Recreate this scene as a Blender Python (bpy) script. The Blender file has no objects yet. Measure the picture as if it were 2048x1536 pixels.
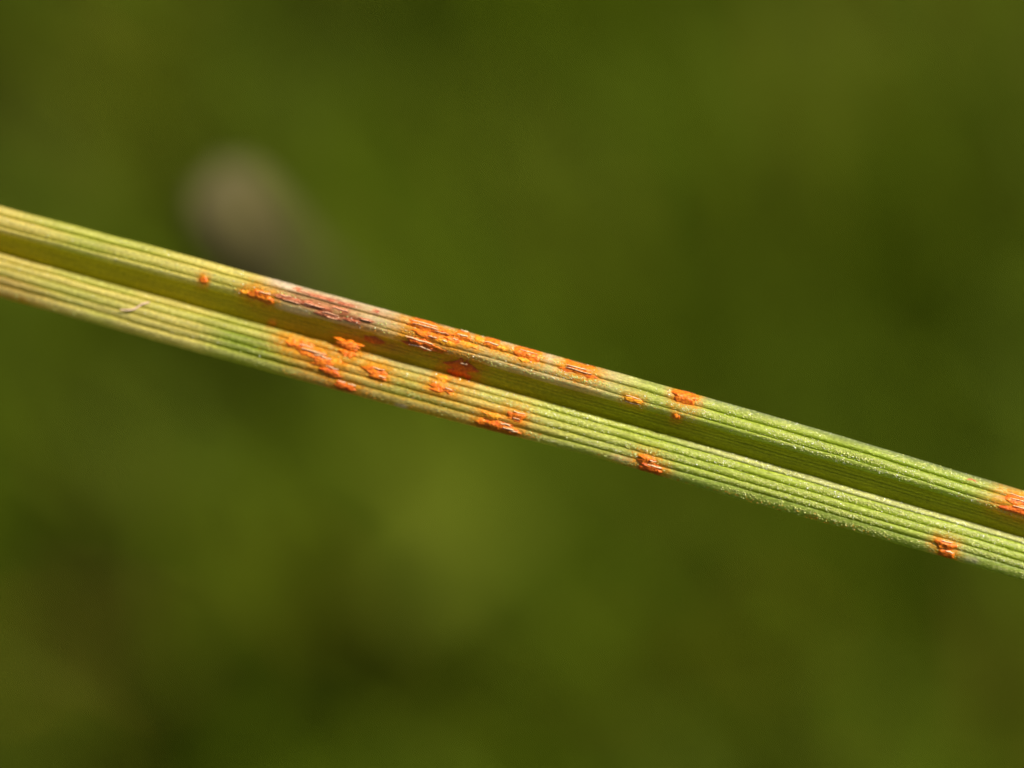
import bpy, math
import numpy as np
from mathutils import Vector

# ------------------------------------------------------------------ camera, sky, sun, exposure
scene = bpy.context.scene
rng = np.random.default_rng(7)
MM = 0.001
D0 = 0.100                       # focus distance (m)
FIELD = 0.027                    # field width at the focus distance (m)
K = FIELD / 2048.0               # metres per photo pixel at the focus distance
PITCH = math.radians(50)
CAMH = 0.245
CR = np.array([1.0, 0.0, 0.0])
CU = np.array([0.0, math.sin(PITCH), math.cos(PITCH)])
CF = np.array([0.0, math.cos(PITCH), -math.sin(PITCH)])
CP = np.array([0.0, 0.0, CAMH])

cam_d = bpy.data.cameras.new('camera')
cam = bpy.data.objects.new('camera', cam_d)
scene.collection.objects.link(cam)
cam.location = CP
cam.rotation_euler = (math.pi / 2 - PITCH, 0, 0)
cam_d.sensor_width = 7.2
cam_d.lens = 7.2 * D0 / FIELD
cam_d.clip_start = 0.005
cam_d.clip_end = 50
cam_d.dof.use_dof = True
cam_d.dof.focus_distance = D0
cam_d.dof.aperture_fstop = cam_d.lens / 7.0     # 7 mm wide pupil
scene.camera = cam

to_sun = 0.62 * CR + 0.53 * CU - 0.575 * CF
to_sun /= np.linalg.norm(to_sun)
sun_el = math.asin(to_sun[2])
sun_az = math.atan2(to_sun[0], to_sun[1])       # clockwise from +Y
world = bpy.data.worlds.new('World')
scene.world = world
world.use_nodes = True
wn = world.node_tree
bg = wn.nodes['Background']
sky = wn.nodes.new('ShaderNodeTexSky')
sky.sky_type = 'NISHITA'
sky.sun_disc = False
sky.sun_elevation = sun_el
sky.sun_rotation = sun_az
wn.links.new(sky.outputs[0], bg.inputs[0])
bg.inputs[1].default_value = 0.05
sun_d = bpy.data.lights.new('sun', 'SUN')
sun_d.energy = 5.0
sun_d.angle = math.radians(0.53)
sun_d.color = (1.0, 0.92, 0.78)
sun = bpy.data.objects.new('sun', sun_d)
sun.rotation_euler = Vector(to_sun).to_track_quat('Z', 'Y').to_euler()
sun.location = (0.3, 0.1, 0.6)
scene.collection.objects.link(sun)

scene.view_settings.view_transform = 'Standard'
scene.view_settings.look = 'None'
scene.view_settings.exposure = 0.83
scene.view_settings.gamma = 1.0
scene.view_settings.use_curve_mapping = False
scene.render.engine = 'CYCLES'
cy = scene.cycles
cy.use_denoising = True
cy.denoiser = 'OPENIMAGEDENOISE'
cy.denoising_input_passes = 'RGB_ALBEDO_NORMAL'
cy.max_bounces = 7
cy.diffuse_bounces = 4
cy.glossy_bounces = 3
cy.transmission_bounces = 4
cy.sample_clamp_indirect = 4
cy.use_adaptive_sampling = False
cy.caustics_reflective = False
cy.caustics_refractive = False


def unproject(x, y, depth):
    """photo pixel (2048 x 1536) + depth along the view axis -> world"""
    x = np.asarray(x, float); y = np.asarray(y, float); depth = np.asarray(depth, float)
    s = K * depth / D0
    return (CP + (x - 1024)[..., None] * s[..., None] * CR
            - (y - 768)[..., None] * s[..., None] * CU + depth[..., None] * CF)


# ------------------------------------------------------------------ helpers
def link(name, mesh, mat, parent=None):
    o = bpy.data.objects.new(name, mesh)
    scene.collection.objects.link(o)
    if mat and not mesh.materials:
        mesh.materials.append(mat)
    if parent:
        o.parent = parent
        o.matrix_parent_inverse = parent.matrix_world.inverted()
    return o


def mesh_from(name, V, F, smooth=True, cols=None, co=None):
    me = bpy.data.meshes.new(name)
    me.from_pydata(np.asarray(V).reshape(-1, 3).tolist(), [], F)
    me.update()
    if smooth:
        me.polygons.foreach_set('use_smooth', [True] * len(me.polygons))
    if cols is not None:
        a = me.attributes.new('tint', 'FLOAT_COLOR', 'POINT')
        c = np.ones((len(me.vertices), 4)); c[:, :3] = np.asarray(cols).reshape(-1, 3)
        a.data.foreach_set('color', c.ravel())
    if co is not None:
        a = me.attributes.new('leafco', 'FLOAT_VECTOR', 'POINT')
        a.data.foreach_set('vector', np.asarray(co, float).ravel())
    return me


def grid_faces(n, m, flip=False):
    i, j = np.meshgrid(np.arange(n - 1), np.arange(m - 1), indexing='ij')
    a = (i * m + j).ravel()
    q = np.stack([a, a + 1, a + m + 1, a + m], 1)
    if flip:
        q = q[:, ::-1]
    return q.tolist()


def tag(o, label=None, cat=None, group=None, kind=None):
    if label: o['label'] = label
    if cat: o['category'] = cat
    if group: o['group'] = group
    if kind: o['kind'] = kind
    return o


def sm(x, a, b):
    t = np.clip((x - a) / (b - a), 0, 1)
    return t * t * (3 - 2 * t)


def noise1(n, step, seed):
    r = np.random.default_rng(seed)
    k = max(4, int(n / step) + 4)
    return np.interp(np.arange(n) / step, np.arange(k), r.normal(0, 1, k))


class ValueNoise:
    def __init__(self, seed, n=64):
        self.g = np.random.default_rng(seed).random((n, n)); self.n = n

    def __call__(self, x, y):
        x = np.asarray(x, float); y = np.asarray(y, float)
        xi = np.floor(x).astype(int); yi = np.floor(y).astype(int)
        fx = x - xi; fy = y - yi
        fx = fx * fx * (3 - 2 * fx); fy = fy * fy * (3 - 2 * fy)
        n = self.n; g = self.g
        a = g[xi % n, yi % n]; b = g[(xi + 1) % n, yi % n]
        c = g[xi % n, (yi + 1) % n]; d = g[(xi + 1) % n, (yi + 1) % n]
        return (a * (1 - fx) + b * fx) * (1 - fy) + (c * (1 - fx) + d * fx) * fy


VN1, VN2, VN3 = ValueNoise(1), ValueNoise(2), ValueNoise(3)


def srgb(r, g, b):
    c = np.array([r, g, b]) / 255.0
    return np.where(c <= 0.04045, c / 12.92, ((c + 0.055) / 1.055) ** 2.4)


# ------------------------------------------------------------------ materials
def new_mat(name):
    m = bpy.data.materials.new(name)
    m.use_nodes = True
    nt = m.node_tree
    nt.nodes.clear()
    out = nt.nodes.new('ShaderNodeOutputMaterial')
    return m, nt, out


def node(nt, t, **kw):
    n = nt.nodes.new(t)
    for k, v in kw.items():
        if k.startswith('_'):
            setattr(n, k[1:], v)
        else:
            n.inputs[k.replace('__', ' ')].default_value = v
    return n


def mat_leaf(name='leaf_tissue', trans=0.48, rough=0.42, spec=0.32, bump=0.6, streak=0.30, sheen=True):
    m, nt, out = new_mat(name)
    L = nt.links.new
    tint = node(nt, 'ShaderNodeAttribute', _attribute_name='tint')
    co = node(nt, 'ShaderNodeAttribute', _attribute_name='leafco')
    # long streaks of tissue
    mp = node(nt, 'ShaderNodeMapping'); mp.inputs['Scale'].default_value = (0.9, 16, 1)
    L(co.outputs['Vector'], mp.inputs[0])
    n1 = node(nt, 'ShaderNodeTexNoise', Scale=1.0, Detail=4.0, Roughness=0.6)
    L(mp.outputs[0], n1.inputs['Vector'])
    # rows of epidermis cells
    mp2 = node(nt, 'ShaderNodeMapping'); mp2.inputs['Scale'].default_value = (9, 22, 1)
    L(co.outputs['Vector'], mp2.inputs[0])
    v1 = node(nt, 'ShaderNodeTexVoronoi', Scale=1.0, Randomness=0.9)
    L(mp2.outputs[0], v1.inputs['Vector'])
    n2 = node(nt, 'ShaderNodeTexNoise', Scale=1.1, Detail=3.0)
    L(mp2.outputs[0], n2.inputs['Vector'])
    r1 = node(nt, 'ShaderNodeMapRange')
    r1.inputs['From Min'].default_value = 0.3; r1.inputs['From Max'].default_value = 0.7
    r1.inputs['To Min'].default_value = 1 - streak; r1.inputs['To Max'].default_value = 1 + streak * 0.6
    L(n1.outputs['Fac'], r1.inputs['Value'])
    r2 = node(nt, 'ShaderNodeMapRange')
    r2.inputs['From Min'].default_value = 0.25; r2.inputs['From Max'].default_value = 0.75
    r2.inputs['To Min'].default_value = 0.62; r2.inputs['To Max'].default_value = 1.34
    L(n2.outputs['Fac'], r2.inputs['Value'])
    mul = node(nt, 'ShaderNodeMath', _operation='MULTIPLY')
    L(r1.outputs[0], mul.inputs[0]); L(r2.outputs[0], mul.inputs[1])
    sc = node(nt, 'ShaderNodeVectorMath', _operation='SCALE')
    L(tint.outputs['Color'], sc.inputs[0]); L(mul.outputs[0], sc.inputs['Scale'])
    bm = node(nt, 'ShaderNodeBump', Strength=bump, Distance=0.012 * MM)
    hmix = node(nt, 'ShaderNodeMath', _operation='ADD')
    L(v1.outputs['Distance'], hmix.inputs[0]); L(n2.outputs['Fac'], hmix.inputs[1])
    L(hmix.outputs[0], bm.inputs['Height'])
    p = node(nt, 'ShaderNodeBsdfPrincipled', Roughness=rough)
    p.inputs['Specular IOR Level'].default_value = spec
    L(sc.outputs[0], p.inputs['Base Color']); L(bm.outputs[0], p.inputs['Normal'])
    tr = node(nt, 'ShaderNodeBsdfTranslucent')
    sat = node(nt, 'ShaderNodeHueSaturation'); sat.inputs['Saturation'].default_value = 1.35
    gm = node(nt, 'ShaderNodeGamma', Gamma=0.5)
    L(sc.outputs[0], gm.inputs['Color']); L(gm.outputs[0], sat.inputs['Color']); L(sat.outputs[0], tr.inputs['Color'])
    mx = node(nt, 'ShaderNodeMixShader', Fac=trans)
    L(p.outputs[0], mx.inputs[1]); L(tr.outputs[0], mx.inputs[2])
    L(mx.outputs[0], out.inputs['Surface'])
    return m


def mat_spore(name, c1, c2, rough=0.5, scale=38.0):
    m, nt, out = new_mat(name)
    L = nt.links.new
    co = node(nt, 'ShaderNodeTexCoord')
    sc = node(nt, 'ShaderNodeVectorMath', _operation='SCALE'); sc.inputs['Scale'].default_value = 1000
    L(co.outputs['Object'], sc.inputs[0])
    n = node(nt, 'ShaderNodeTexNoise', Scale=scale * 0.35, Detail=3.0)
    L(sc.outputs[0], n.inputs['Vector'])
    v = node(nt, 'ShaderNodeTexVoronoi', Scale=scale)
    L(sc.outputs[0], v.inputs['Vector'])
    rp = node(nt, 'ShaderNodeValToRGB')
    rp.color_ramp.elements[0].position = 0.35; rp.color_ramp.elements[0].color = (*c1, 1)
    rp.color_ramp.elements[1].position = 0.68; rp.color_ramp.elements[1].color = (*c2, 1)
    L(n.outputs['Fac'], rp.inputs[0])
    bm = node(nt, 'ShaderNodeBump', Strength=0.4, Distance=0.010 * MM)
    bm.invert = True
    L(v.outputs['Distance'], bm.inputs['Height'])
    p = node(nt, 'ShaderNodeBsdfPrincipled', Roughness=rough)
    p.inputs['Specular IOR Level'].default_value = 0.45
    L(rp.outputs[0], p.inputs['Base Color']); L(bm.outputs[0], p.inputs['Normal'])
    tr = node(nt, 'ShaderNodeBsdfTranslucent')
    L(rp.outputs[0], tr.inputs['Color'])
    mx = node(nt, 'ShaderNodeMixShader', Fac=0.2)
    L(p.outputs[0], mx.inputs[1]); L(tr.outputs[0], mx.inputs[2])
    L(mx.outputs[0], out.inputs['Surface'])
    return m


def mat_simple(name, col, rough=0.4, spec=0.5, trans=0.0, var=0.15, scale=20.0):
    m, nt, out = new_mat(name)
    L = nt.links.new
    co = node(nt, 'ShaderNodeTexCoord')
    sc = node(nt, 'ShaderNodeVectorMath', _operation='SCALE'); sc.inputs['Scale'].default_value = 1000
    L(co.outputs['Object'], sc.inputs[0])
    n = node(nt, 'ShaderNodeTexNoise', Scale=scale, Detail=2.0)
    L(sc.outputs[0], n.inputs['Vector'])
    rp = node(nt, 'ShaderNodeValToRGB')
    c = np.array(col)
    rp.color_ramp.elements[0].position = 0.3; rp.color_ramp.elements[0].color = (*(c * (1 - var)), 1)
    rp.color_ramp.elements[1].position = 0.7; rp.color_ramp.elements[1].color = (*np.clip(c * (1 + var), 0, 0.95), 1)
    L(n.outputs['Fac'], rp.inputs[0])
    p = node(nt, 'ShaderNodeBsdfPrincipled', Roughness=rough)
    p.inputs['Specular IOR Level'].default_value = spec
    L(rp.outputs[0], p.inputs['Base Color'])
    if trans > 0:
        tr = node(nt, 'ShaderNodeBsdfTranslucent')
        L(rp.outputs[0], tr.inputs['Color'])
        mx = node(nt, 'ShaderNodeMixShader', Fac=trans)
        L(p.outputs[0], mx.inputs[1]); L(tr.outputs[0], mx.inputs[2])
        L(mx.outputs[0], out.inputs['Surface'])
    else:
        L(p.outputs[0], out.inputs['Surface'])
    return m


def mat_lawn(name):
    m, nt, out = new_mat(name)
    L = nt.links.new
    tint = node(nt, 'ShaderNodeAttribute', _attribute_name='tint')
    p = node(nt, 'ShaderNodeBsdfPrincipled', Roughness=0.6)
    p.inputs['Specular IOR Level'].default_value = 0.12
    L(tint.outputs['Color'], p.inputs['Base Color'])
    tr = node(nt, 'ShaderNodeBsdfTranslucent')
    L(tint.outputs['Color'], tr.inputs['Color'])
    mx = node(nt, 'ShaderNodeMixShader', Fac=0.35)
    L(p.outputs[0], mx.inputs[1]); L(tr.outputs[0], mx.inputs[2])
    L(mx.outputs[0], out.inputs['Surface'])
    return m


def mat_soil(name):
    m, nt, out = new_mat(name)
    L = nt.links.new
    co = node(nt, 'ShaderNodeTexCoord')
    n = node(nt, 'ShaderNodeTexNoise', Scale=60.0, Detail=6.0)
    L(co.outputs['Object'], n.inputs['Vector'])
    rp = node(nt, 'ShaderNodeValToRGB')
    rp.color_ramp.elements[0].position = 0.35; rp.color_ramp.elements[0].color = (0.010, 0.011, 0.003, 1)
    rp.color_ramp.elements[1].position = 0.7; rp.color_ramp.elements[1].color = (0.030, 0.030, 0.006, 1)
    L(n.outputs['Fac'], rp.inputs[0])
    bm = node(nt, 'ShaderNodeBump', Strength=0.6, Distance=0.004)
    L(n.outputs['Fac'], bm.inputs['Height'])
    p = node(nt, 'ShaderNodeBsdfPrincipled', Roughness=0.95)
    p.inputs['Specular IOR Level'].default_value = 0.1
    L(rp.outputs[0], p.inputs['Base Color']); L(bm.outputs[0], p.inputs['Normal'])
    L(p.outputs[0], out.inputs['Surface'])
    return m


M_LEAF = mat_leaf()
M_GROOVE = mat_leaf('groove_tissue', trans=0.6, rough=0.5, spec=0.25, bump=0.2, streak=0.34)
M_ORANGE = mat_spore('orange_spores', (0.60, 0.105, 0.002), (0.86, 0.255, 0.004))
M_YELLOW = mat_spore('yellow_orange_spores', (0.74, 0.23, 0.005), (0.88, 0.42, 0.015))
M_RED = mat_spore('red_orange_spores', (0.56, 0.080, 0.002), (0.82, 0.19, 0.004))
M_BROWN = mat_spore('rust_brown_spores', (0.40, 0.085, 0.03), (0.66, 0.25, 0.11), rough=0.45)
M_SKIN = mat_simple('torn_pale_epidermis', (0.80, 0.56, 0.32), rough=0.3, spec=0.5, trans=0.2)
M_SKINP = mat_simple('torn_pinkish_epidermis', (0.72, 0.38, 0.22), rough=0.3, spec=0.6, trans=0.2)
M_PAP = mat_simple('papilla_wax', (0.58, 0.60, 0.16), rough=0.14, spec=0.8, trans=0.1)
M_GLINT = mat_simple('white_glint', (0.88, 0.88, 0.66), rough=0.12, spec=0.9)  # white base colour stands in for glints
M_FIBRE = mat_simple('pale_fibre', (0.72, 0.50, 0.36), rough=0.5)
M_LAWN = mat_lawn('lawn_grass')
M_SOIL = mat_soil('soil')

# ------------------------------------------------------------------ the setting: ground and lawn
n = 41
gx = np.linspace(-1, 1, n); gx = np.sign(gx) * np.abs(gx) ** 2.2 * 4.0
X, Y = np.meshgrid(gx, gx + 0.16, indexing='ij')
Z = (VN1(X * 14 + 9, Y * 14 + 9) - 0.5) * 0.006
ground = link('ground', mesh_from('ground', np.stack([X, Y, Z], -1), grid_faces(n, n, True)), M_SOIL)
tag(ground, 'dark soil under the blurred lawn', 'ground', kind='structure')


def blade_mesh(roots, length, width, azim, lean, curl, cols, segs=4):
    """many V-folded grass blades as one vertex / face block"""
    N = len(roots)
    t = np.linspace(0, 1, segs + 1)
    ang = lean[:, None] + curl[:, None] * t[None, :]            # angle from vertical
    ds = length[:, None] / segs
    hx = np.concatenate([np.zeros((N, 1)), np.cumsum(np.sin((ang[:, :-1] + ang[:, 1:]) / 2) * ds, 1)], 1)
    hz = np.concatenate([np.zeros((N, 1)), np.cumsum(np.cos((ang[:, :-1] + ang[:, 1:]) / 2) * ds, 1)], 1)
    dx, dy = np.cos(azim), np.sin(azim)
    C = np.stack([roots[:, 0:1] + hx * dx[:, None], roots[:, 1:2] + hx * dy[:, None], roots[:, 2:3] + hz], -1)
    side = np.stack([-dy, dx, np.zeros(N)], -1)[:, None, :]
    up = np.stack([-np.cos(ang) * dx[:, None], -np.cos(ang) * dy[:, None], np.sin(ang)], -1)
    w = width[:, None] * (np.minimum(1, 0.55 + t * 1.6) * (1 - t ** 2.2) * 0.98 + 0.02)[None, :]
    Lf = C + side * w[..., None] * 0.5 + up * w[..., None] * 0.18
    Rt = C - side * w[..., None] * 0.5 + up * w[..., None] * 0.18
    V = np.stack([Lf, C, Rt], 2).reshape(-1, 3)                 # N, segs+1, 3
    m = (segs + 1) * 3
    base = []
    for s in range(segs):
        for k in range(2):
            a = s * 3 + k
            base.append((a, a + 1, a + 4, a + 3))
    base = np.array(base)
    F = (base[None] + (np.arange(N) * m)[:, None, None]).reshape(-1, 4).tolist()
    col = np.repeat(cols[:, None, :], m, 1).reshape(-1, 3)
    return V, F, col


def ground_hit(px, py, z=0.0):
    d = (px - 1024) * K / D0 * CR - (py - 768) * K / D0 * CU + CF
    t = (z - CP[2]) / d[2]
    return CP + d * t


# lawn density: denser tufts and thinner places, as spots on the ground
spots = [  # photo pixel, radius (m), brightness of the grass there, yellowness
    (-10, 190, 0.010, -2.0, 0.0), (420, 850, 0.012, -0.5, 0.0), (1180, 330, 0.010, -0.5, 0.0),
    (600, 40, 0.008, -0.6, 0.0), (500, 150, 0.008, 0.05, 0.5), (250, 120, 0.010, 0.3, 0.0),
    (1260, 60, 0.008, 0.22, 0.2), (1690, 380, 0.011, 0.5, 0.1), (1960, 250, 0.010, 0.1, 0.5),
    (2000, 480, 0.010, 0.0, 0.5), (1420, 620, 0.010, 0.05, 0.4), (870, 1080, 0.010, 0.45, 0.1),
    (700, 1400, 0.010, 0.2, 0.3), (380, 1280, 0.010, -0.1, 0.9), (80, 1350, 0.012, -0.35, 0.8),
    (1350, 1250, 0.010, 0.12, 0.3), (1000, 1500, 0.009, -0.15, 0.1), (1180, 1150, 0.009, -0.25, 0.0), (1480, 180, 0.012, -0.2, 0.0), (120, 640, 0.012, -0.25, 0.0),
    (1950, 1350, 0.012, 0.0, 0.3), (1450, 1450, 0.010, -0.05, 0.3), (1600, 1000, 0.008, -0.1, 0.1),
]
SPX = np.array([ground_hit(a, b, 0.016)[:2] for a, b, *_ in spots])


def lawn_field(x, y):
    br = np.zeros_like(x); ye = np.zeros_like(x)
    for (cx, cy_), (_, _, r, b, yl) in zip(SPX, spots):
        g = np.exp(-((x - cx) ** 2 + (y - cy_) ** 2) / (2 * (r * 0.8) ** 2))
        br += 0.7 * b * g; ye += 0.6 * yl * g
    br += (VN2(x * 90 + 7, y * 90 + 3) - 0.5) * 0.25
    ye += (VN3(x * 70 + 1, y * 70 + 5) - 0.5) * 0.35
    return br, np.clip(ye, 0, 1)


def scatter(N, rmax, power):
    r = rmax * rng.random(N) ** power
    a = rng.random(N) * 2 * np.pi
    return np.stack([r * np.cos(a), 0.2 + r * np.sin(a), np.zeros(N)], 1)


roots = np.concatenate([scatter(11000, 0.17, 0.6), scatter(15000, 0.45, 0.6)])
N = len(roots)
br, ye = lawn_field(roots[:, 0], roots[:, 1])
keep = rng.random(N) < np.clip(0.85 + 1.2 * br, 0.06, 1)
roots = roots[keep]; br = br[keep]; ye = ye[keep]; N = len(roots)
length = (0.017 + 0.017 * rng.random(N)) * np.clip(1 + 0.75 * br, 0.3, 1.3)
width = 0.0018 + 0.0016 * rng.random(N)
azim = rng.random(N) * 2 * np.pi
lean = 0.05 + 0.35 * rng.random(N)
curl = 0.2 + 0.9 * rng.random(N)
green = np.array([0.110, 0.152, 0.0030]); olive = np.array([0.150, 0.115, 0.008]); deep = np.array([0.066, 0.110, 0.0030])
u = rng.random(N)[:, None]
cols = green * (1 - u * 0.5) + deep * u * 0.5
straw = (rng.random(N) < 0.03 + 0.34 * ye)[:, None]
cols = np.where(straw, olive * (0.7 + 0.6 * rng.random((N, 1))), cols)
cols = cols * np.clip(1.0 + 0.45 * br, 0.4, 1.4)[:, None]
V, F, col = blade_mesh(roots, length, width, azim, lean, curl, cols)
lawn = link('lawn_grass', mesh_from('lawn_grass', V, F, True, col), M_LAWN)
tag(lawn, 'dense green lawn grass blurred far behind the leaf', 'grass', kind='stuff')

# ------------------------------------------------------------------ the leaf: traced furrow lines
XS = np.array([80, 320, 560, 840, 1160, 1480, 1740, 1968], float)
TB = np.array([   # top, U1/U2, U2/U3, U3/groove, groove/L1, L1/L2, L2/L3, L3/L4, L4/L5, bottom
    [433.0, 451.6, 475.0, 489.5, 526.8, 541.8, 556.5, 574.0, 590.5, 616.0],
    [496.0, 514.0, 536.6, 553.5, 592.8, 609.0, 625.6, 645.5, 661.0, 684.5],
    [562.0, 579.4, 599.8, 616.0, 658.0, 673.7, 691.0, 709.7, 727.0, 749.5],
    [637.5, 656.0, 677.0, 693.5, 733.0, 749.0, 766.0, 784.0, 801.5, 825.5],
    [724.5, 746.5, 767.0, 783.5, 822.0, 837.0, 854.0, 871.5, 888.0, 905.5],
    [812.5, 836.0, 857.5, 872.0, 909.5, 923.3, 942.5, 960.0, 974.7, 998.0],
    [890.5, 911.0, 931.0, 946.5, 988.0, 1001.6, 1019.5, 1036.5, 1051.6, 1073.0],
    [957.0, 979.5, 1000.0, 1014.5, 1052.0, 1064.5, 1083.0, 1100.0, 1115.0, 1136.5],
])
# a smooth trend for the middle, kinks removed, relative offsets interpolated
mid = TB.mean(1)
pm = np.polyfit(XS, mid, 3)
REL = TB - mid[:, None]
AX = np.array([0.9635, 0.2676])          # leaf direction in the photo (x, down)
PERP = np.array([-0.2676, 0.9635])


def mid_y(x):
    x = np.asarray(x, float)
    y = np.polyval(pm, np.clip(x, 0, 2100))
    d0 = np.polyval(np.polyder(pm), 0.0); d1 = np.polyval(np.polyder(pm), 2100.0)
    return y + np.minimum(x, 0) * d0 + np.maximum(x - 2100, 0) * d1


XE = np.concatenate([[-260], XS, [2260]])
RE = np.vstack([REL[0] * 1.0, REL, REL[-1]])
_xx = np.arange(-260, 2261, 20.0)
_rr = np.stack([np.interp(_xx, XE, RE[:, k]) for k in range(10)], 1)
ker = np.hanning(15); ker /= ker.sum()
_rs = np.stack([np.convolve(np.pad(_rr[:, k], 7, mode='edge'), ker, 'valid') for k in range(10)], 1)


def bounds(x):
    x = np.asarray(x, float)
    xc = np.clip(x, -260, 2260)
    r = np.stack([np.interp(xc, _xx, _rs[:, k]) for k in range(10)], -1)
    taper = np.where(x < -260, np.clip(1 - (-260 - x) / 2300, 0.02, 1) ** 0.8, 1.0)
    return mid_y(x)[..., None] + r * taper[..., None]


# height of the furrows towards the viewer (mm), one value per boundary
HB = np.array([-0.40, -0.10, -0.07, -0.22, -0.72, -0.35, -0.30, -0.31, -0.36, -0.49])
AMP = np.array([0.060, 0.052, 0.034, 0.0, 0.045, 0.050, 0.050, 0.047, 0.035])
NAMES = ['rib', 'rib', 'rib', 'midrib_groove', 'rib', 'rib', 'rib', 'rib', 'rib']


def ease(k, t):
    if k == 0: return 1 - (1 - t) ** 2.4
    if k == 2: return t ** 1.6
    if k == 3: return 0.80 * t + 0.20 * t * t
    if k == 4: return 1 - (1 - t) ** 3.4
    if k == 8: return t ** 1.8
    return t


def prof(k, t, ampf=1.0):
    a = AMP[k] * ampf
    return HB[k] + (HB[k + 1] - HB[k]) * ease(k, t) + a * np.clip(1 - np.abs(2 * t - 1) ** 2.2, 0, 1) ** 0.75


def tilt(x):
    """the leaf lies a little askew to the focal plane: its left end is farther away (mm)"""
    x = np.asarray(x, float)
    return -1.5 * np.clip((1450 - x) / 1450, 0, 3) ** 1.4 - 0.25 * np.clip((x - 1750) / 300, 0, 2) ** 1.5


def surf_w(x, y, smooth=False):
    """height towards the viewer (mm) of the leaf surface at photo pixel x, y"""
    x = np.atleast_1d(np.asarray(x, float)); y = np.atleast_1d(np.asarray(y, float))
    b = bounds(x)
    w = np.full(x.shape, -1.0)
    for k in range(9):
        t = (y - b[..., k]) / (b[..., k + 1] - b[..., k])
        ins = (t >= 0) & (t <= 1)
        w = np.where(ins, prof(k, np.clip(t, 0, 1)), w)
    w = np.where(y < b[..., 0], HB[0] - 0.02 * (b[..., 0] - y), w)
    w = np.where(y > b[..., 9], HB[9] - 0.02 * (y - b[..., 9]), w)
    return w + tilt(x)


def surf(x, y, h=0.0):
    return unproject(x, y, D0 - (surf_w(x, y) + h) * MM)


def surf_smooth(x, y, r=5.0):
    return sum(surf_w(x, y + o) for o in (-r, -r / 2, 0, r / 2, r)) / 5.0


def strip_of(x, y):
    b = bounds(np.atleast_1d(x))
    return np.clip((y[..., None] > b).sum(-1) - 1, 0, 8)


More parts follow.
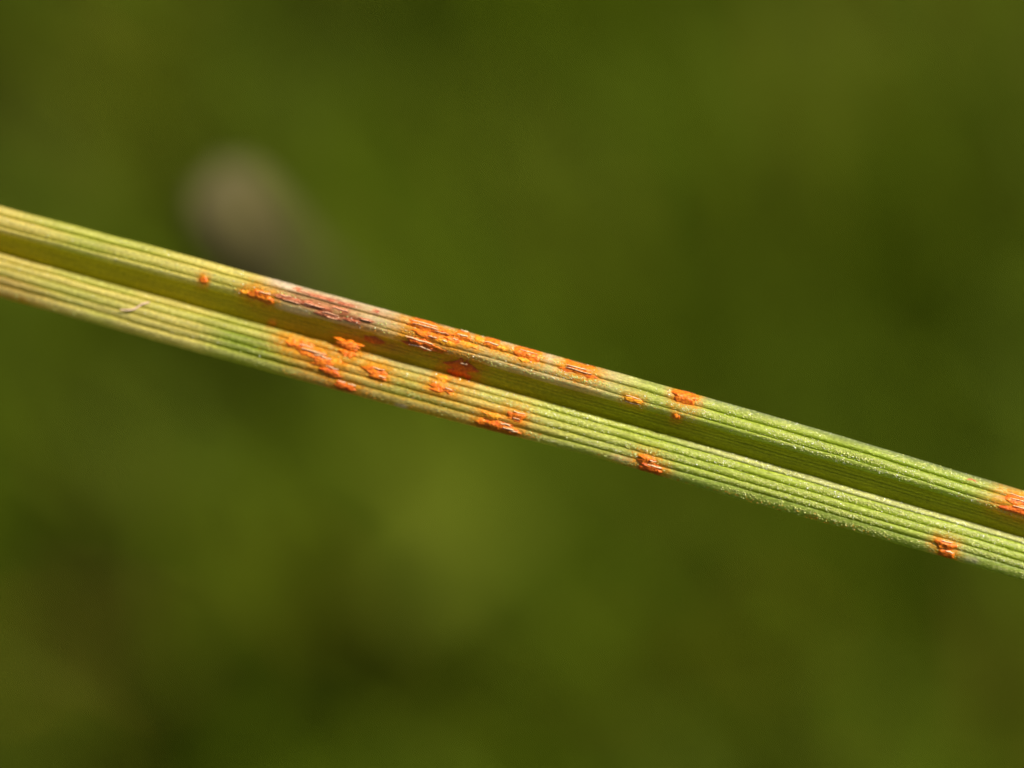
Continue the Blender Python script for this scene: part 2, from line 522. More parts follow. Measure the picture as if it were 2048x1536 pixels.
# ------------------------------------------------------------------ rust pustules (photo pixel, length, width, kind ...)
# x, y, length, width, height(mm), material, streaks (across position -1..1, from, to along)
O, Yl, Rd, Bn = 'O', 'Y', 'R', 'B'
PUST = [
    (407, 560, 15, 13, .05, O, []),
    (521, 591, 44, 19, .06, O, [(-.7, -.2, .9)]),
    (534, 602, 24, 12, .05, O, []),
    (594, 579, 24, 9, .04, Bn, [(-.9, -.3, .9)]),
    (575, 597, 58, 11, .035, Bn, [(-.8, -.5, .3), (.6, -.2, .9)]),
    (632, 612, 62, 12, .04, Bn, [(.0, -.7, .6)]),
    (652, 598, 60, 9, .03, Bn, [(-.8, -.6, .7)]),
    (655, 630, 52, 13, .045, Bn, [(-.7, -.4, .8), (.5, .0, .8)]),
    (692, 610, 34, 10, .04, Bn, [(-.7, -.8, .9)]),
    (702, 641, 40, 9, .035, Bn, []),
    (752, 622, 17, 9, .05, Bn, [(-.2, .1, .9)]),
    (849, 650, 62, 19, .06, O, [(-.95, -.7, .9), (-.1, -.8, .8), (.35, -.7, .9)]),
    (855, 671, 48, 13, .05, O, [(.0, .1, .8)]),
    (841, 687, 68, 18, .11, Rd, [(-.75, -.9, .7), (.4, -.6, .7)]),
    (905, 680, 30, 15, .05, O, [(-.3, .0, .7)]),
    (926, 669, 26, 19, .05, O, [(-.6, -.5, .7), (.3, -.8, .8)]),
    (984, 686, 34, 19, .055, O, [(-.9, -.8, .9), (.2, -.8, .8)]),
    (1054, 708, 48, 25, .055, O, [(-.95, -.8, .9), (-.25, -.6, .8)]),
    (1048, 720, 26, 9, .035, Yl, []),
    (1158, 738, 62, 25, .065, O, [(-1.0, -.7, .95), (-.05, -.8, .5), (.35, -.8, .85)]),
    (1370, 795, 42, 25, .09, O, [(-.9, -.4, .8)]),
    (1266, 800, 32, 11, .05, Yl, [(-.95, -.9, .9), (.95, -.9, .9)]),
    (1353, 833, 15, 11, .085, O, []),
    (921, 737, 54, 30, .06, Rd, [(-.7, -.1, .4)]),
    (749, 680, 40, 12, .03, Rd, []),
    (696, 689, 52, 18, .09, O, [(-.2, -.8, .3), (.2, .0, .9), (.6, -.8, .5)]),
    (694, 708, 30, 13, .05, O, []),
    (602, 690, 62, 16, .06, O, [(-.1, -.1, .8)]),
    (623, 705, 66, 19, .07, O, [(-.3, -.6, .9), (.2, .2, .9)]),
    (646, 728, 44, 19, .06, O, []),
    (658, 741, 40, 16, .07, Rd, [(-.8, -.4, .9)]),
    (690, 773, 50, 15, .07, Rd, [(-.95, -.6, .0), (-.9, .15, .8)]),
    (749, 741, 42, 17, .07, O, [(-.6, -.2, .9)]),
    (756, 753, 34, 11, .05, O, [(-.3, .1, .9)]),
    (885, 757, 28, 14, .035, Yl, []),
    (882, 778, 48, 15, .065, O, [(-.5, .3, .9)]),
    (1000, 853, 62, 20, .075, O, [(-.7, .0, .6), (-.1, .2, .9)]),
    (985, 834, 44, 15, .045, Yl, []),
    (1031, 834, 38, 22, .06, O, [(-.8, -.3, .9), (.2, -.2, .5)]),
    (1293, 921, 42, 17, .075, O, [(-.3, .3, .9)]),
    (1301, 936, 48, 16, .08, Rd, [(-.7, -.3, .9)]),
    (1891, 1090, 38, 16, .085, O, [(-.8, -.6, .6)]),
    (1893, 1107, 34, 15, .08, O, [(-.7, -.2, .8)]),
    (2050, 1003, 74, 20, .075, O, [(-.6, -.8, .9), (.1, -.8, .9)]),
    (2052, 1024, 90, 18, .075, Rd, [(-.6, -.6, .9)]),
    (588, 683, 34, 13, .045, Yl, []),
    (640, 717, 56, 15, .055, O, [(-.5, .1, .8)]),
    (612, 699, 50, 12, .05, O, []),
    (668, 750, 30, 10, .05, Rd, []),
    (672, 722, 34, 10, .03, Yl, []),
    (705, 698, 26, 9, .05, O, [(-.2, -.6, .8)]),
    (881, 663, 44, 13, .045, O, [(.3, -.5, .8)]),
    (888, 684, 46, 13, .045, Yl, [(-.4, -.2, .3)]),
    (936, 690, 36, 10, .03, Yl, []),
    (868, 696, 40, 10, .04, O, []),
    (1002, 696, 28, 10, .03, Yl, []),
    (966, 845, 34, 16, .05, O, []),
    (1022, 862, 44, 9, .05, O, [(-.4, -.5, .6)]),
    (960, 679, 22, 10, .03, Yl, []),
    (732, 640, 34, 8, .03, Bn, [(.2, -.5, .6)]),
    (612, 586, 40, 8, .03, Bn, [(-.2, -.7, .5)]),
    (680, 618, 44, 9, .035, Bn, [(.1, -.6, .8)]),
    (489, 585, 14, 9, .03, Yl, []),
    (545, 645, 12, 8, .03, Yl, []),
    (1945, 961, 22, 9, .02, Bn, []),
]
PUST = [(a, b, c * 1.06, d * (1.0 if f == Bn else 1.16), e, f, h) for a, b, c, d, e, f, h in PUST]
PX = np.array([[p[0], p[1], p[2], p[3]] for p in PUST], float)


# ------------------------------------------------------------------ tissue colours, with furrow shade and rib sheen painted in
def leaf_colour(x, y, k, t):
    """linear base colour at photo pixel x, y on strip k, t = 0..1 across the strip"""
    x = np.asarray(x, float); y = np.asarray(y, float)
    yel = np.array([0.72, 0.59, 0.125]); gre = np.array([0.37, 0.46, 0.038]); dgr = np.array([0.25, 0.37, 0.014])
    straw = np.array([0.80, 0.61, 0.40]); tan = np.array([0.62, 0.36, 0.08])
    g = sm(x, 1080, 1350)
    base = yel[None] * (1 - g[:, None]) + gre[None] * g[:, None]
    g2 = sm(x, 1450, 2000)
    base = base * (1 - 0.55 * g2[:, None]) + dgr * 0.55 * g2[:, None]
    # patches of greener and yellower tissue
    p = sm(VN1(x / 90 + k * 3.1, y * 0 + k * 1.7), 0.45, 0.8)[:, None] * (1 - 0.6 * g[:, None])
    base = base * (1 - 0.45 * p) + gre * 0.45 * p
    if k >= 4:
        gg = (sm(x, 380, 470) * (1 - sm(x, 560, 620)))[:, None] * (0.5 if k < 6 else 0.85 if k < 8 else 0.45)
        base = base * (1 - gg) + dgr * gg
        gg = (sm(x, 720, 800) * (1 - sm(x, 870, 960)))[:, None] * (0.5 if k in (6, 7) else 0.15)
        base = base * (1 - gg) + dgr * gg
        gg = sm(x, 1000, 1120)[:, None] * 0.55
        base = base * (1 - gg) + gre * gg
    else:
        gg = (sm(x, 60, 140) * (1 - sm(x, 260, 420)))[:, None] * (0.6 if k == 0 else 0.25)
        base = base * (1 - gg) + gre * gg
    # left end yellower and tan, most along the lower side
    lt = (1 - sm(x, 0, 190))[:, None] * (0.25 if k < 7 else 0.8)
    base = base * (1 - lt) + tan * lt
    # bleached pale tissue between the sori of the upper side
    if k <= 2:
        b = (sm(x, 500, 560) * (1 - sm(x, 1130, 1330)))[:, None] * [1.0, 0.55, 0.55][k]
        b = b * (0.75 + 0.25 * VN2(x / 22 + 3 * k, y / 9)[:, None])
        base = base * (1 - b) + straw * b
    if k == 4:
        b = (sm(x, 620, 700) * (1 - sm(x, 900, 1000)) * 0.4 + sm(x, 1250, 1480) * 0.5)[:, None]
        base = base * (1 - b) + np.array([0.60, 0.53, 0.36]) * b
    if k == 8:      # lower flank: olive, brownish where infected
        b = (sm(x, 540, 640) * (1 - sm(x, 900, 1010)))[:, None] * 0.75
        base = base * (1 - b) + np.array([0.58, 0.33, 0.03]) * b
        base = base * 1.05
    if k == 3:      # smooth channel along the midrib: deep olive tissue
        ol = np.array([0.64, 0.50, 0.024]); bn = np.array([0.60, 0.36, 0.024]); gr = np.array([0.36, 0.37, 0.014])
        a = (sm(x, 430, 580) * (1 - sm(x, 760, 900)))[:, None]
        c = sm(x, 800, 1250)[:, None]
        base = ol * (1 - c) + gr * c
        base = base * (1 - a) + bn * a
    # furrows between the ribs: shade painted as a dark green lower side
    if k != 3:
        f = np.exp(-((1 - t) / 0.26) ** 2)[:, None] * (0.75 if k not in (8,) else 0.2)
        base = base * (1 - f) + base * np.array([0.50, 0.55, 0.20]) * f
        cr = np.exp(-((t - 0.38) / 0.22) ** 2)[:, None] * (0.30 - 0.12 * g[:, None])  # pale sun sheen painted along the crest of each rib
        base = base * (1 - cr) + np.array([0.78, 0.72, 0.34]) * cr
    if k == 0:      # grey-green margin, with the dull look of grazing light painted in
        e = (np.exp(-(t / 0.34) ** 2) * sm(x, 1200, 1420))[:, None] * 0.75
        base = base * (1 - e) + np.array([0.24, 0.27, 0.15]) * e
    if k == 8:
        e = (sm(x, 1020, 1300))[:, None] * 0.55
        base = base * (1 - e) + np.array([0.23, 0.31, 0.05]) * e
    # maroon dead tissue on the upper side
    mar = np.zeros_like(x)
    for cx, cy_, lx, ly, s in [(640, 612, 95, 14, 1.0), (585, 596, 50, 8, .85), (680, 630, 75, 12, .95),
                               (730, 655, 60, 7, .7), (665, 600, 70, 6, .8), (760, 628, 60, 7, .45),
                               (835, 668, 60, 18, .35), (748, 684, 60, 9, .7), (720, 663, 50, 6, .6)]:
        dx = x - cx; dy = y - cy_
        a = dx * AX[0] + dy * AX[1]; c = dx * PERP[0] + dy * PERP[1]
        mar = np.maximum(mar, s * np.exp(-(a / lx) ** 4 - (c / ly) ** 2))
    mar = np.clip(mar * 1.15, 0, 1) * np.clip(0.45 + 0.9 * VN3(x / 16 + k, y / 3.0), 0, 1)
    base = base * (1 - mar[:, None]) + np.array([0.48, 0.15, 0.065]) * mar[:, None]
    # chlorotic halo and orange staining round each pustule
    halo = np.zeros_like(x); stain = np.zeros_like(x)
    for (px, py, ln, wd), pk in zip(PX, PUST):
        if pk[5] == Bn: continue
        dx = x - px; dy = y - py
        m = (np.abs(dx) < 120)
        if not m.any(): continue
        a = (dx * AX[0] + dy * AX[1])[m]; c = (dx * PERP[0] + dy * PERP[1])[m]
        halo[m] = np.maximum(halo[m], np.exp(-(a / (ln * 0.95)) ** 2 - (c / (wd * 1.0)) ** 2))
        stain[m] = np.maximum(stain[m], np.exp(-(a / (ln * 0.80)) ** 4 - (c / (wd * 1.05)) ** 2))
    nz = VN2(x / 7 + 5, y / 5 + 2)
    for cx, cy_, lx, ly, s in [(568, 569, 26, 8, .7), (557, 591, 16, 5, .7), (585, 620, 40, 6, .5), (770, 645, 50, 7, .35),
                               (1250, 920, 30, 6, .6), (1349, 790, 14, 8, .6), (1396, 803, 10, 8, .6), (1943, 1119, 14, 6, .5),
                               (1020, 692, 18, 9, .5), (953, 675, 16, 8, .5), (896, 660, 14, 7, .5), (1004, 690, 8, 6, .7),
                               (672, 703, 16, 7, .5), (802, 811, 12, 4, .6), (1090, 716, 16, 10, .4), (2015, 988, 12, 10, .5)]:
        dx = x - cx; dy = y - cy_
        a = dx * AX[0] + dy * AX[1]; c = dx * PERP[0] + dy * PERP[1]
        pw = (s * np.exp(-(a / lx) ** 4 - (c / ly) ** 4) * (0.6 + 0.5 * nz))[:, None]
        base = base * (1 - pw) + np.array([0.84, 0.68, 0.52]) * pw
    if k != 3:
        hw = (halo * 0.55)[:, None]
        base = base * (1 - hw) + np.array([0.62, 0.45, 0.20]) * hw
    sw = np.clip(stain * 1.35 * (0.35 + 0.9 * nz), 0, 0.95)[:, None]
    base = base * (1 - sw) + np.array([0.74, 0.33, 0.02]) * sw
    # loose orange tinge below the lower sori, brown flecks along the lower edge
    if k != 3:
        od = 0
        for cx, cy_, lx, ly, s in [(640, 712, 80, 34, .8), (628, 708, 52, 20, 1.0), (760, 742, 100, 24, .5), (900, 800, 140, 14, .4), (870, 672, 85, 22, .7), (970, 688, 90, 12, .4),
                                   (696, 700, 50, 16, .6), (525, 588, 55, 14, .5), (45, 602, 40, 8, .5), (1150, 740, 70, 10, .3), (2040, 1015, 60, 26, .6),
                                   (1000, 840, 80, 26, .35), (1250, 922, 60, 10, .35), (960, 800, 70, 14, .2)]:
            dx = x - cx; dy = y - cy_
            a = dx * AX[0] + dy * AX[1]; c = dx * PERP[0] + dy * PERP[1]
            od = np.maximum(od, s * np.exp(-(a / lx) ** 2 - (c / ly) ** 2))
        od = (od * (0.5 + nz))[:, None]
        base = base * (1 - od) + np.array([0.72, 0.31, 0.015]) * od
    if k == 8:
        fl = (sm(VN3(x / 6, y / 5), 0.66, 0.9) * sm(t, 0.35, 1.0) * sm(x, 1180, 1300) * (1 - sm(x, 1650, 1800)))[:, None] * 0.8
        base = base * (1 - fl) + np.array([0.50, 0.17, 0.02]) * fl
    return np.clip(base, 0.002, 0.9)


# ------------------------------------------------------------------ build the leaf
base_px = 2048
# stations: tip (left) ... frame ... bend down to the soil (right)
st = np.concatenate([np.linspace(-2500, -280, 60), np.arange(-260, 2240, 4.0)])
NS = len(st)
bx = bounds(st)
wob = np.stack([noise1(NS, 14, 100 + k) * 0.45 + noise1(NS, 3, 200 + k) * 0.16 for k in range(10)], 1)
wob[:, 0] *= 0.7
bx = bx + wob
tlt = tilt(st)
ampn = np.stack([1 + 0.22 * noise1(NS, 22, 300 + k) for k in range(9)], 1)

# the part off the right edge: the leaf bends down and is rooted in the lawn
BEND_N = 70
P_end = unproject(st[-1], mid_y(st[-1]), D0 - (tlt[-1] - 0.3) * MM)
T0 = unproject(st[-1], mid_y(st[-1]), D0) - unproject(st[-1] - 50, mid_y(st[-1] - 50), D0)
T0 /= np.linalg.norm(T0)
T1 = np.array([0.25, 0.1, -1.0]); T1 /= np.linalg.norm(T1)
cen = [P_end]; tan_ = [T0]
drop = P_end[2] + 0.004
for i in range(BEND_N):
    f = sm(np.array((i + 1) / 26.0), 0, 1)
    T = T0 * (1 - f) + T1 * f; T /= np.linalg.norm(T)
    remain = cen[-1][2] + 0.004
    step = max(0.0016, 0.0)
    if i >= 30:
        step = remain / max(1, (BEND_N - i)) / -T[2]
    cen.append(cen[-1] + T * step); tan_.append(T)
cen = np.array(cen[1:]); tan_ = np.array(tan_[1:])


def rot_between(a, b):
    return np.array(Vector(a).rotation_difference(Vector(b)).to_matrix())


ROTS = [rot_between(T0, t) for t in tan_]

leaf_base = cen[-1].copy(); leaf_base[2] = 0.0
leaf = bpy.data.objects.new('grass_leaf', None)
leaf.empty_display_size = 0.005
leaf.location = leaf_base
scene.collection.objects.link(leaf)
tag(leaf, 'ribbed yellow-green grass leaf with orange rust pustules and a dark central groove, in sharp focus', 'grass leaf')
bpy.context.view_layer.update()


def extend(Vg):
    """continue a strip (NS, m, 3) round the bend into the soil"""
    off = Vg[-1] - P_end
    ext = [c + off @ R.T for c, R in zip(cen, ROTS)]
    return np.concatenate([Vg, np.array(ext)], 0)


def build_strip(k, m):
    t = np.linspace(0, 1, m)
    t = 0.5 - 0.5 * np.cos(np.pi * t) * (0.55 + 0.45 * np.abs(np.cos(np.pi * t))) if k != 3 else t
    t[0], t[-1] = 0, 1
    y = bx[:, k:k + 1] + (bx[:, k + 1] - bx[:, k])[:, None] * t
    w = np.stack([prof(k, t, a) for a in ampn[:, k]], 0) + tlt[:, None]
    inner = np.sin(np.pi * t)[None, :]
    gr = np.random.default_rng(500 + k).normal(0, 1, (NS, m))
    gr = (gr + np.roll(gr, 1, 0) + np.roll(gr, 1, 1)) / 3
    if k == 3:
        w = w + (0.008 * np.sin(t * 38) + 0.005 * np.sin(t * 71 + 1))[None, :] * inner
    w = w + gr * inner * (0.006 if k != 3 else 0.0015)
    xx = np.repeat(st[:, None], m, 1)
    # move points along the photo column; depth carries the relief
    Vg = unproject(xx, y, D0 - w * MM)
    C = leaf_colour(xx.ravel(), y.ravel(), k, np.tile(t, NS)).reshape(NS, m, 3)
    s_mm = (xx * AX[0] + (y - 768) * AX[1]) * K * 1000
    v_mm = ((y - mid_y(st)[:, None]) * AX[0]) * K * 1000 + k * 1.3
    V = extend(Vg)
    ne = len(V) - NS
    C = np.concatenate([C, np.repeat(C[-1:], ne, 0)], 0)
    s2 = np.concatenate([s_mm, s_mm[-1:] + (np.arange(1, ne + 1) * 1.6)[:, None]], 0)
    v2 = np.concatenate([v_mm, np.repeat(v_mm[-1:], ne, 0)], 0)
    co = np.stack([s2, v2, np.zeros_like(s2)], -1)
    return V, C, co


for k in range(9):
    m = 11 if k != 3 else 44
    if k in (0, 8): m = 14
    V, C, co = build_strip(k, m)
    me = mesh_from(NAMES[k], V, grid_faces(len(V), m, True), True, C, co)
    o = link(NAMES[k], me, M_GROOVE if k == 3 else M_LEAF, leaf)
    if k == 3: o['label'] = 'smooth dark olive groove along the middle of the leaf'
    if k == 4: o['label'] = 'narrow pale rib along the edge of the groove'

# underside closes the body
m = 13
t = np.linspace(0, 1, m)
y = bx[:, 9:10] + (bx[:, 0:1] - bx[:, 9:10]) * t
w = HB[9] + (HB[0] - HB[9]) * t - 0.52 * np.sin(np.pi * t) ** 0.8
Vg = unproject(np.repeat(st[:, None], m, 1), y, D0 - (w[None] + tlt[:, None]) * MM)
V = extend(Vg)
me = mesh_from('leaf_underside', V, grid_faces(len(V), m, True), True,
               np.tile(np.array([0.30, 0.34, 0.05]), (len(V) * m, 1)),
               np.stack([np.repeat(np.arange(len(V))[:, None] * 0.05, m, 1), np.repeat((t * 2)[None], len(V), 0), np.zeros((len(V), m))], -1))
link('leaf_underside', me, M_GROOVE, leaf)

# ------------------------------------------------------------------ pustules
MATS = {O: M_ORANGE, Yl: M_YELLOW, Rd: M_RED, Bn: M_BROWN}


def pust_frame(x, y):
    e = 7.0
    def P(a, b): return unproject(a, b, D0 - surf_smooth(a, b) * MM)[0]
    tx = P(x + AX[0] * e, y + AX[1] * e) - P(x - AX[0] * e, y - AX[1] * e)
    ty = P(x + PERP[0] * e, y + PERP[1] * e) - P(x - PERP[0] * e, y - PERP[1] * e)
    n_ = np.cross(ty, tx); n_ /= np.linalg.norm(n_)
    if n_ @ CF > 0: n_ = -n_
    # lean the normal towards the viewer: mounds on the flanks stay on the leaf
    n_ = n_ - 0.6 * CF; n_ /= np.linalg.norm(n_)
    return n_


def clampy(x, y):
    b = bounds(x)
    return np.clip(y, b[..., 0] + 0.6, b[..., 9] - 0.6)


for i, (px, py, ln, wd, hh, mk, streaks) in enumerate(PUST):
    r = np.random.default_rng(900 + i)
    if mk == Bn: hh = hh * 0.5
    na, nb = max(14, int(ln / 1.3)), max(10, int(wd / 1.2))
    A, B = np.meshgrid(np.linspace(-1, 1, na), np.linspace(-1, 1, nb), indexing='ij')
    # ragged outline: length varies from row to row, width along the length
    endn = 1 + 0.26 * np.interp(np.linspace(0, 5, nb), np.arange(6), r.normal(0, 1, 6))[None, :]
    sidn = 1 + 0.18 * np.interp(np.linspace(0, 6, na), np.arange(7), r.normal(0, 1, 7))[:, None]
    rnd = np.sqrt(np.clip(1 - 0.30 * np.abs(B) ** 2.5, 0, 1))
    rnd2 = np.sqrt(np.clip(1 - 0.45 * np.abs(A) ** 4, 0, 1))
    a = A * ln / 2 * endn * rnd; b = B * wd / 2 * sidn * rnd2
    x = px + a * AX[0] + b * PERP[0]; y = py + a * AX[1] + b * PERP[1]
    y = clampy(x, y)
    env = np.clip(1 - np.abs(A) ** 5, 0, 1) ** 0.6 * np.clip(1 - np.abs(B) ** 3, 0, 1) ** 0.6
    g = r.normal(0, 1, (na, nb)); g = (g + np.roll(g, 1, 0) * .6) / 1.3
    gl = ValueNoise(40 + i)(A * 3 + 9, B * 2 + 9)
    h = hh * 0.72 * env * (0.75 + 0.5 * gl) + env * g * 0.007 - 0.020 * (1 - env)
    sw = np.maximum(surf_smooth(x.ravel(), y.ravel(), 3.0), surf_w(x.ravel(), y.ravel()) - 0.005).reshape(na, nb)
    if (px, py) in ((696, 689), (705, 698)):      # sits on the crest beside the groove and hangs over it
        sw = np.maximum(sw, -0.36 + tilt(x))
        h = h - 0.16 * np.clip(-B - 0.35, 0, 1) ** 1.5
    nrm = pust_frame(np.array([px * 1.0]), np.array([clampy(np.array([px * 1.0]), np.array([py * 1.0]))[0]]))
    V = unproject(x, y, D0 - sw * MM) + nrm * (h * MM)[..., None]
    me = mesh_from('rust_pustule', V, grid_faces(na, nb, True))
    po = link('rust_pustule', me, MATS[mk], leaf)
    lab = {O: 'bright orange rust pustule', Yl: 'yellow orange rust pustule', Rd: 'red orange rust pustule', Bn: 'maroon brown rust pustule'}[mk]
    po['label'] = lab
    # torn strips of pale epidermis lying over the spores
    for (bp, a0, a1) in streaks:
        nn = max(8, int((a1 - a0) * ln / 2 / 2.0))
        ta = np.linspace(a0, a1, nn)
        prof_w = np.sin(np.pi * np.linspace(0.06, 0.94, nn)) ** 0.5
        hw = (0.9 + 0.5 * r.random()) * prof_w * (1 + 0.25 * r.normal(0, 1, nn))
        jit = np.interp(np.linspace(0, 4, nn), np.arange(5), r.normal(0, 0.5, 5))
        ring = []
        for (q, hz_) in ((-1, 0.0), (-0.4, 0.014), (0.4, 0.016), (1, 0.002), (0, -0.014)):
            aa = ta * ln / 2; bb = bp * wd / 2 + jit + q * hw
            xx = px + aa * AX[0] + bb * PERP[0]; yy = py + aa * AX[1] + bb * PERP[1]
            yy = clampy(xx, yy)
            An, Bnn = ta, np.clip(bp + 0 * ta, -1, 1)
            ev = np.clip(1 - np.abs(An) ** 5, 0, 1) ** 0.6 * np.clip(1 - np.abs(Bnn) ** 3, 0, 1) ** 0.6
            sw2 = np.maximum(surf_smooth(xx, yy, 3.0), surf_w(xx, yy) - 0.005)
            hgt = hh * 0.76 * ev + hz_ + 0.006
            ring.append(unproject(xx, yy, D0 - sw2 * MM) + nrm * (hgt * MM)[:, None])
        RV = np.stack(ring, 1)
        nr = RV.shape[1]
        Fq = []
        for s_ in range(nn - 1):
            for q in range(nr):
                q2 = (q + 1) % nr
                Fq.append((s_ * nr + q, s_ * nr + q2, (s_ + 1) * nr + q2, (s_ + 1) * nr + q))
        Fq.append(tuple(range(nr))); Fq.append(tuple((nn - 1) * nr + q for q in reversed(range(nr))))
        link('torn_epidermis', mesh_from('torn_epidermis', RV, Fq), M_SKINP if mk == Bn else M_SKIN, po)


# ------------------------------------------------------------------ fine stuff on the leaf
def bumps(name, xs, ys, rad, hfac, mat, sides=6, lift=0.0, seed=0):
    """small domes on the leaf surface, rad in mm"""
    r = np.random.default_rng(seed)
    Vs, Fs = [], []
    w = surf_w(xs, ys)
    P = unproject(xs, ys, D0 - (w + lift) * MM)
    e = 2.0
    Pa = unproject(xs, ys + e, D0 - surf_w(xs, ys + e) * MM); Pb = unproject(xs, ys - e, D0 - surf_w(xs, ys - e) * MM)
    tv = Pa - Pb; tv /= np.linalg.norm(tv, axis=1)[:, None]
    ta = AX[0] * CR - AX[1] * CU
    nv = np.cross(tv, ta); nv *= -np.sign(nv @ CF)[:, None]
    nv += r.normal(0, 0.25, nv.shape); nv /= np.linalg.norm(nv, axis=1)[:, None]
    ang = np.arange(sides) * 2 * np.pi / sides
    n_ = len(xs)
    rr = (rad * MM)[:, None, None]
    ring0 = P[:, None] + rr * (np.cos(ang)[None, :, None] * ta * 1.3 + np.sin(ang)[None, :, None] * tv[:, None]) - nv[:, None] * rr * 0.3
    ring1 = P[:, None] + rr * 0.72 * (np.cos(ang)[None, :, None] * ta * 1.3 + np.sin(ang)[None, :, None] * tv[:, None]) + nv[:, None] * rr * 0.55 * hfac
    top = (P + nv * rr[:, 0] * hfac)[:, None]
    V = np.concatenate([ring0, ring1, top], 1)
    mm = sides * 2 + 1
    f = []
    for q in range(sides):
        q2 = (q + 1) % sides
        f.append((q, q2, sides + q2, sides + q))
    F4 = (np.array(f)[None] + (np.arange(n_) * mm)[:, None, None]).reshape(-1, 4).tolist()
    f3 = [(sides + q, sides + (q + 1) % sides, 2 * sides) for q in range(sides)]
    F3 = (np.array(f3)[None] + (np.arange(n_) * mm)[:, None, None]).reshape(-1, 3).tolist()
    o = link(name, mesh_from(name, V, F4 + F3), mat, leaf)
    o['kind'] = 'stuff'
    return o


def leaf_points(N, wfun, strips, seed):
    r = np.random.default_rng(seed)
    out = []
    while sum(len(o) for o in out) < N:
        x = r.uniform(-100, 2150, 20000)
        k = r.choice(strips, 20000)
        b = bounds(x)
        t = np.clip(r.normal(0.45, 0.22, 20000), 0.04, 0.92)
        y = b[np.arange(20000), k] + (b[np.arange(20000), k + 1] - b[np.arange(20000), k]) * t
        ok = r.random(20000) < wfun(x, y, k)
        out.append(np.stack([x[ok], y[ok]], 1))
    return np.concatenate(out)[:N]


def on_pust(x, y):
    d = np.zeros_like(x, bool)
    for px, py, ln, wd in PX:
        dx = x - px; dy = y - py
        a = dx * AX[0] + dy * AX[1]; c = dx * PERP[0] + dy * PERP[1]
        d |= (np.abs(a) < ln * 0.5) & (np.abs(c) < wd * 0.5)
    return d


pts = leaf_points(15000, lambda x, y, k: (0.10 + 0.9 * sm(x, 800, 1250)) * (~on_pust(x, y)), np.array([0, 0, 1, 1, 2, 4, 4, 5, 5, 6, 6, 7, 7, 8]), 11)
rr = rng.uniform(0.007, 0.015, len(pts)) * np.where(rng.random(len(pts)) < 0.1, 1.5, 1)
bumps('papillae', pts[:, 0], pts[:, 1], rr, 0.8, M_PAP, seed=1)
pts = leaf_points(1500, lambda x, y, k: (0.1 + 0.9 * sm(x, 700, 1250)) * (0.3 + 0.7 * (VN1(x / 40, y / 9) > 0.5)), np.array([0, 1, 1, 2, 4, 4, 5, 5, 6, 7]), 12)
bumps('glint_specks', pts[:, 0], pts[:, 1], rng.uniform(0.007, 0.012, len(pts)) * np.where(rng.random(len(pts)) < 0.05, 1.7, 1), 1.3, M_GLINT, seed=2)  # pale specks put in as sparkle on the ribs

# loose spores round the pustules and along the lower edge
sx, sy = [], []
for (px, py, ln, wd, hh, mk, _) in PUST:
    if mk == Bn: continue
    q = int(26 + ln * wd / 7)
    a = rng.normal(0, ln * 0.55, q); c = rng.normal(wd * 0.05, wd * 0.62, q)
    sx.append(px + a * AX[0] + c * PERP[0]); sy.append(py + a * AX[1] + c * PERP[1])
x = rng.uniform(1180, 1780, 110); b = bounds(x); sx.append(x); sy.append(b[:, 9] - np.abs(rng.normal(0, 6, 110)))
x = rng.uniform(560, 1100, 200); b = bounds(x); sx.append(x); sy.append(b[:, 6] + rng.random(200) * (b[:, 9] - b[:, 6]))
sx = np.concatenate(sx); sy = np.concatenate(sy)
b = bounds(sx); ok = (sy > b[:, 0] + 2) & (sy < b[:, 9] - 1) & (sx > -50) & (sx < 2100)
sx, sy = sx[ok], sy[ok]
bumps('spore_dust', sx, sy, rng.uniform(0.007, 0.014, len(sx)), 1.2, M_YELLOW, sides=5, seed=3)

# ------------------------------------------------------------------ a stray fibre lying on the leaf
fx = np.array([240, 252, 262, 270, 277, 284, 292, 300.0]); fy = np.array([619.5, 620.5, 620, 617.5, 613, 608, 606, 604.0])
tt = np.linspace(0, 7, 40); fx = np.interp(tt, np.arange(8), fx); fy = np.interp(tt, np.arange(8), fy)
kk = np.hanning(7); kk /= kk.sum()
fx = np.convolve(np.pad(fx, 3, mode='edge'), kk, 'valid'); fy = np.convolve(np.pad(fy, 3, mode='edge'), kk, 'valid')
PF = unproject(fx, fy, D0 - (surf_smooth(fx, fy, 6) + 0.045) * MM)
fr = 0.026 * MM * np.sin(np.pi * np.linspace(0.08, 0.92, 40)) ** 0.4
VF = []
for q in range(8):
    aq = q * np.pi / 4
    VF.append(PF + fr[:, None] * (np.cos(aq) * CU + np.sin(aq) * -CF))
VF = np.stack(VF, 1)
Fq = [(s_ * 8 + q, s_ * 8 + (q + 1) % 8, (s_ + 1) * 8 + (q + 1) % 8, (s_ + 1) * 8 + q) for s_ in range(39) for q in range(8)]
Fq += [tuple(range(8)), tuple(39 * 8 + q for q in reversed(range(8)))]
fib = link('plant_fibre', mesh_from('plant_fibre', VF, Fq), M_FIBRE)
tag(fib, 'short curled pale pink fibre lying across the yellow ribs of the leaf', 'fibre')


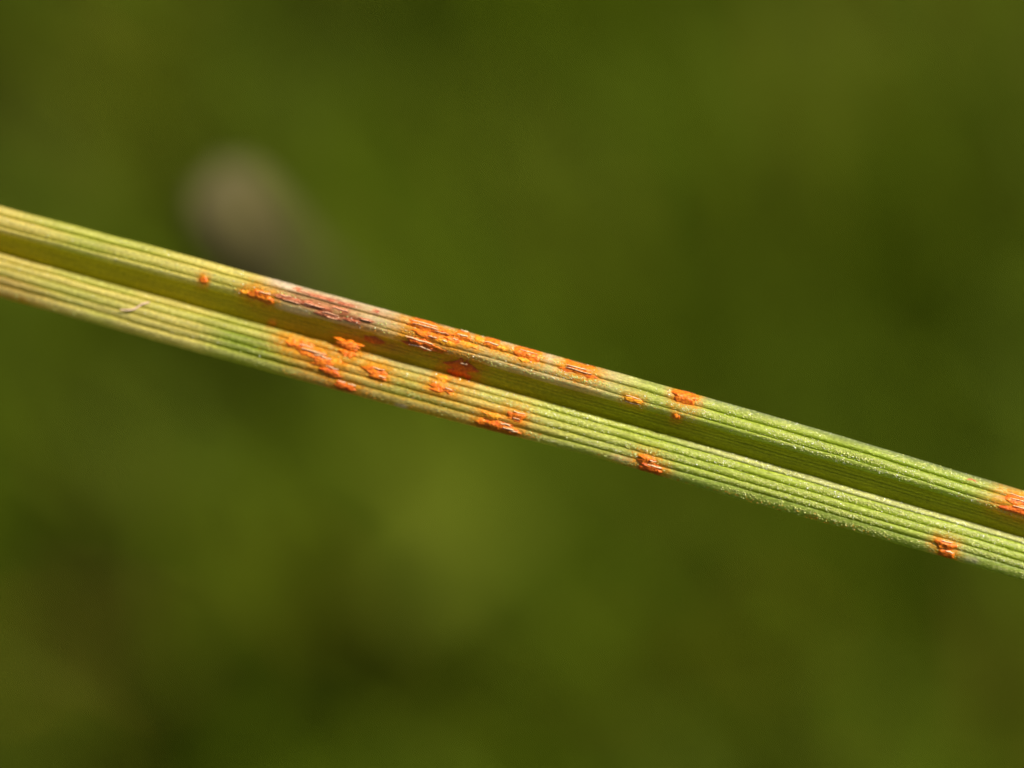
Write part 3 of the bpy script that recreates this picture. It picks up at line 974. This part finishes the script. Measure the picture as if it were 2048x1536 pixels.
# ------------------------------------------------------------------ blurred blades behind
def back_blade(name, pts, widths, col, label, cat, rough=0.6, trans=0.25, roll=0.0):
    """pts: (photo x, y, depth m) along the blade, from tip to root"""
    pts = [(a, b, c if c else float((ground_hit(a, b, -0.002) - CP) @ CF)) for a, b, c in pts]
    pts = np.array(pts, float)
    W = unproject(pts[:, 0], pts[:, 1], pts[:, 2])
    n_ = 40
    t = np.linspace(0, len(pts) - 1, n_)
    c = np.stack([np.interp(t, np.arange(len(pts)), W[:, q]) for q in range(3)], 1)
    kk = np.hanning(9); kk /= kk.sum()
    cs = np.stack([np.convolve(np.pad(c[:, q], 4, mode='edge'), kk, 'valid') for q in range(3)], 1)
    cs[0], cs[-1] = c[0], c[-1]
    wd = np.interp(t, np.arange(len(pts)), widths) * MM
    T = np.gradient(cs, axis=0); T /= np.linalg.norm(T, axis=1)[:, None]
    S0 = np.cross(T[:12].mean(0), CF); S0 /= np.linalg.norm(S0)
    S = S0 - (T @ S0)[:, None] * T; S /= np.linalg.norm(S, axis=1)[:, None]
    Nn = np.cross(S, T)
    S2 = S * math.cos(roll) + Nn * math.sin(roll); N2 = np.cross(S2, T)
    prof_ = [(-1, 0.0), (-.5, -.07), (0, -.10), (.5, -.07), (1, 0.0), (.5, -.15), (0, -.20), (-.5, -.15)]
    V = np.stack([cs + S2 * (wd * 0.5 * a)[:, None] + N2 * (wd * 0.5 * b)[:, None] for a, b in prof_], 1)
    F = [(s_ * 8 + q, s_ * 8 + (q + 1) % 8, (s_ + 1) * 8 + (q + 1) % 8, (s_ + 1) * 8 + q) for s_ in range(n_ - 1) for q in range(8)]
    F += [tuple(range(8)), tuple((n_ - 1) * 8 + q for q in reversed(range(8)))]
    o = link(name, mesh_from(name, V, F), mat_simple(name + '_tissue', col, rough, 0.2, trans, 0.2, 0.6))
    tag(o, label, cat)
    return o


back_blade('dead_grass_blade', [(408, 352, .1265), (435, 392, .127), (475, 440, .128), (515, 488, .130), (555, 540, .138), (592, 600, .170), (620, 645, .22), (645, 685, None)],
           [1.6, 3.3, 3.7, 3.7, 3.5, 3.2, 3.0, 2.6], (0.092, 0.078, 0.028), 'blurred dry tan grass blade, its tip showing above the ribbed leaf', 'grass blade', roll=0.4)
GREEN_LABEL = 'broad bright green grass blade, blurred, in the tuft below the leaf'
for pts_, wd_ in (([(700, 850, .212), (780, 950, .220), (880, 1050, .235), (960, 1130, .262), (1010, 1190, None)], [1.5, 5.0, 6.0, 5.5, 3.5]),
                  ([(790, 1220, .222), (830, 1150, .228), (900, 1060, .242), (985, 990, .272), (1030, 955, None)], [1.5, 4.5, 5.5, 5.0, 3.5])):
    gb = back_blade('green_grass_blade', pts_, wd_, (0.108, 0.135, 0.006), GREEN_LABEL, 'grass blade', roll=0.45)
    gb['group'] = 'broad green blades under the leaf'
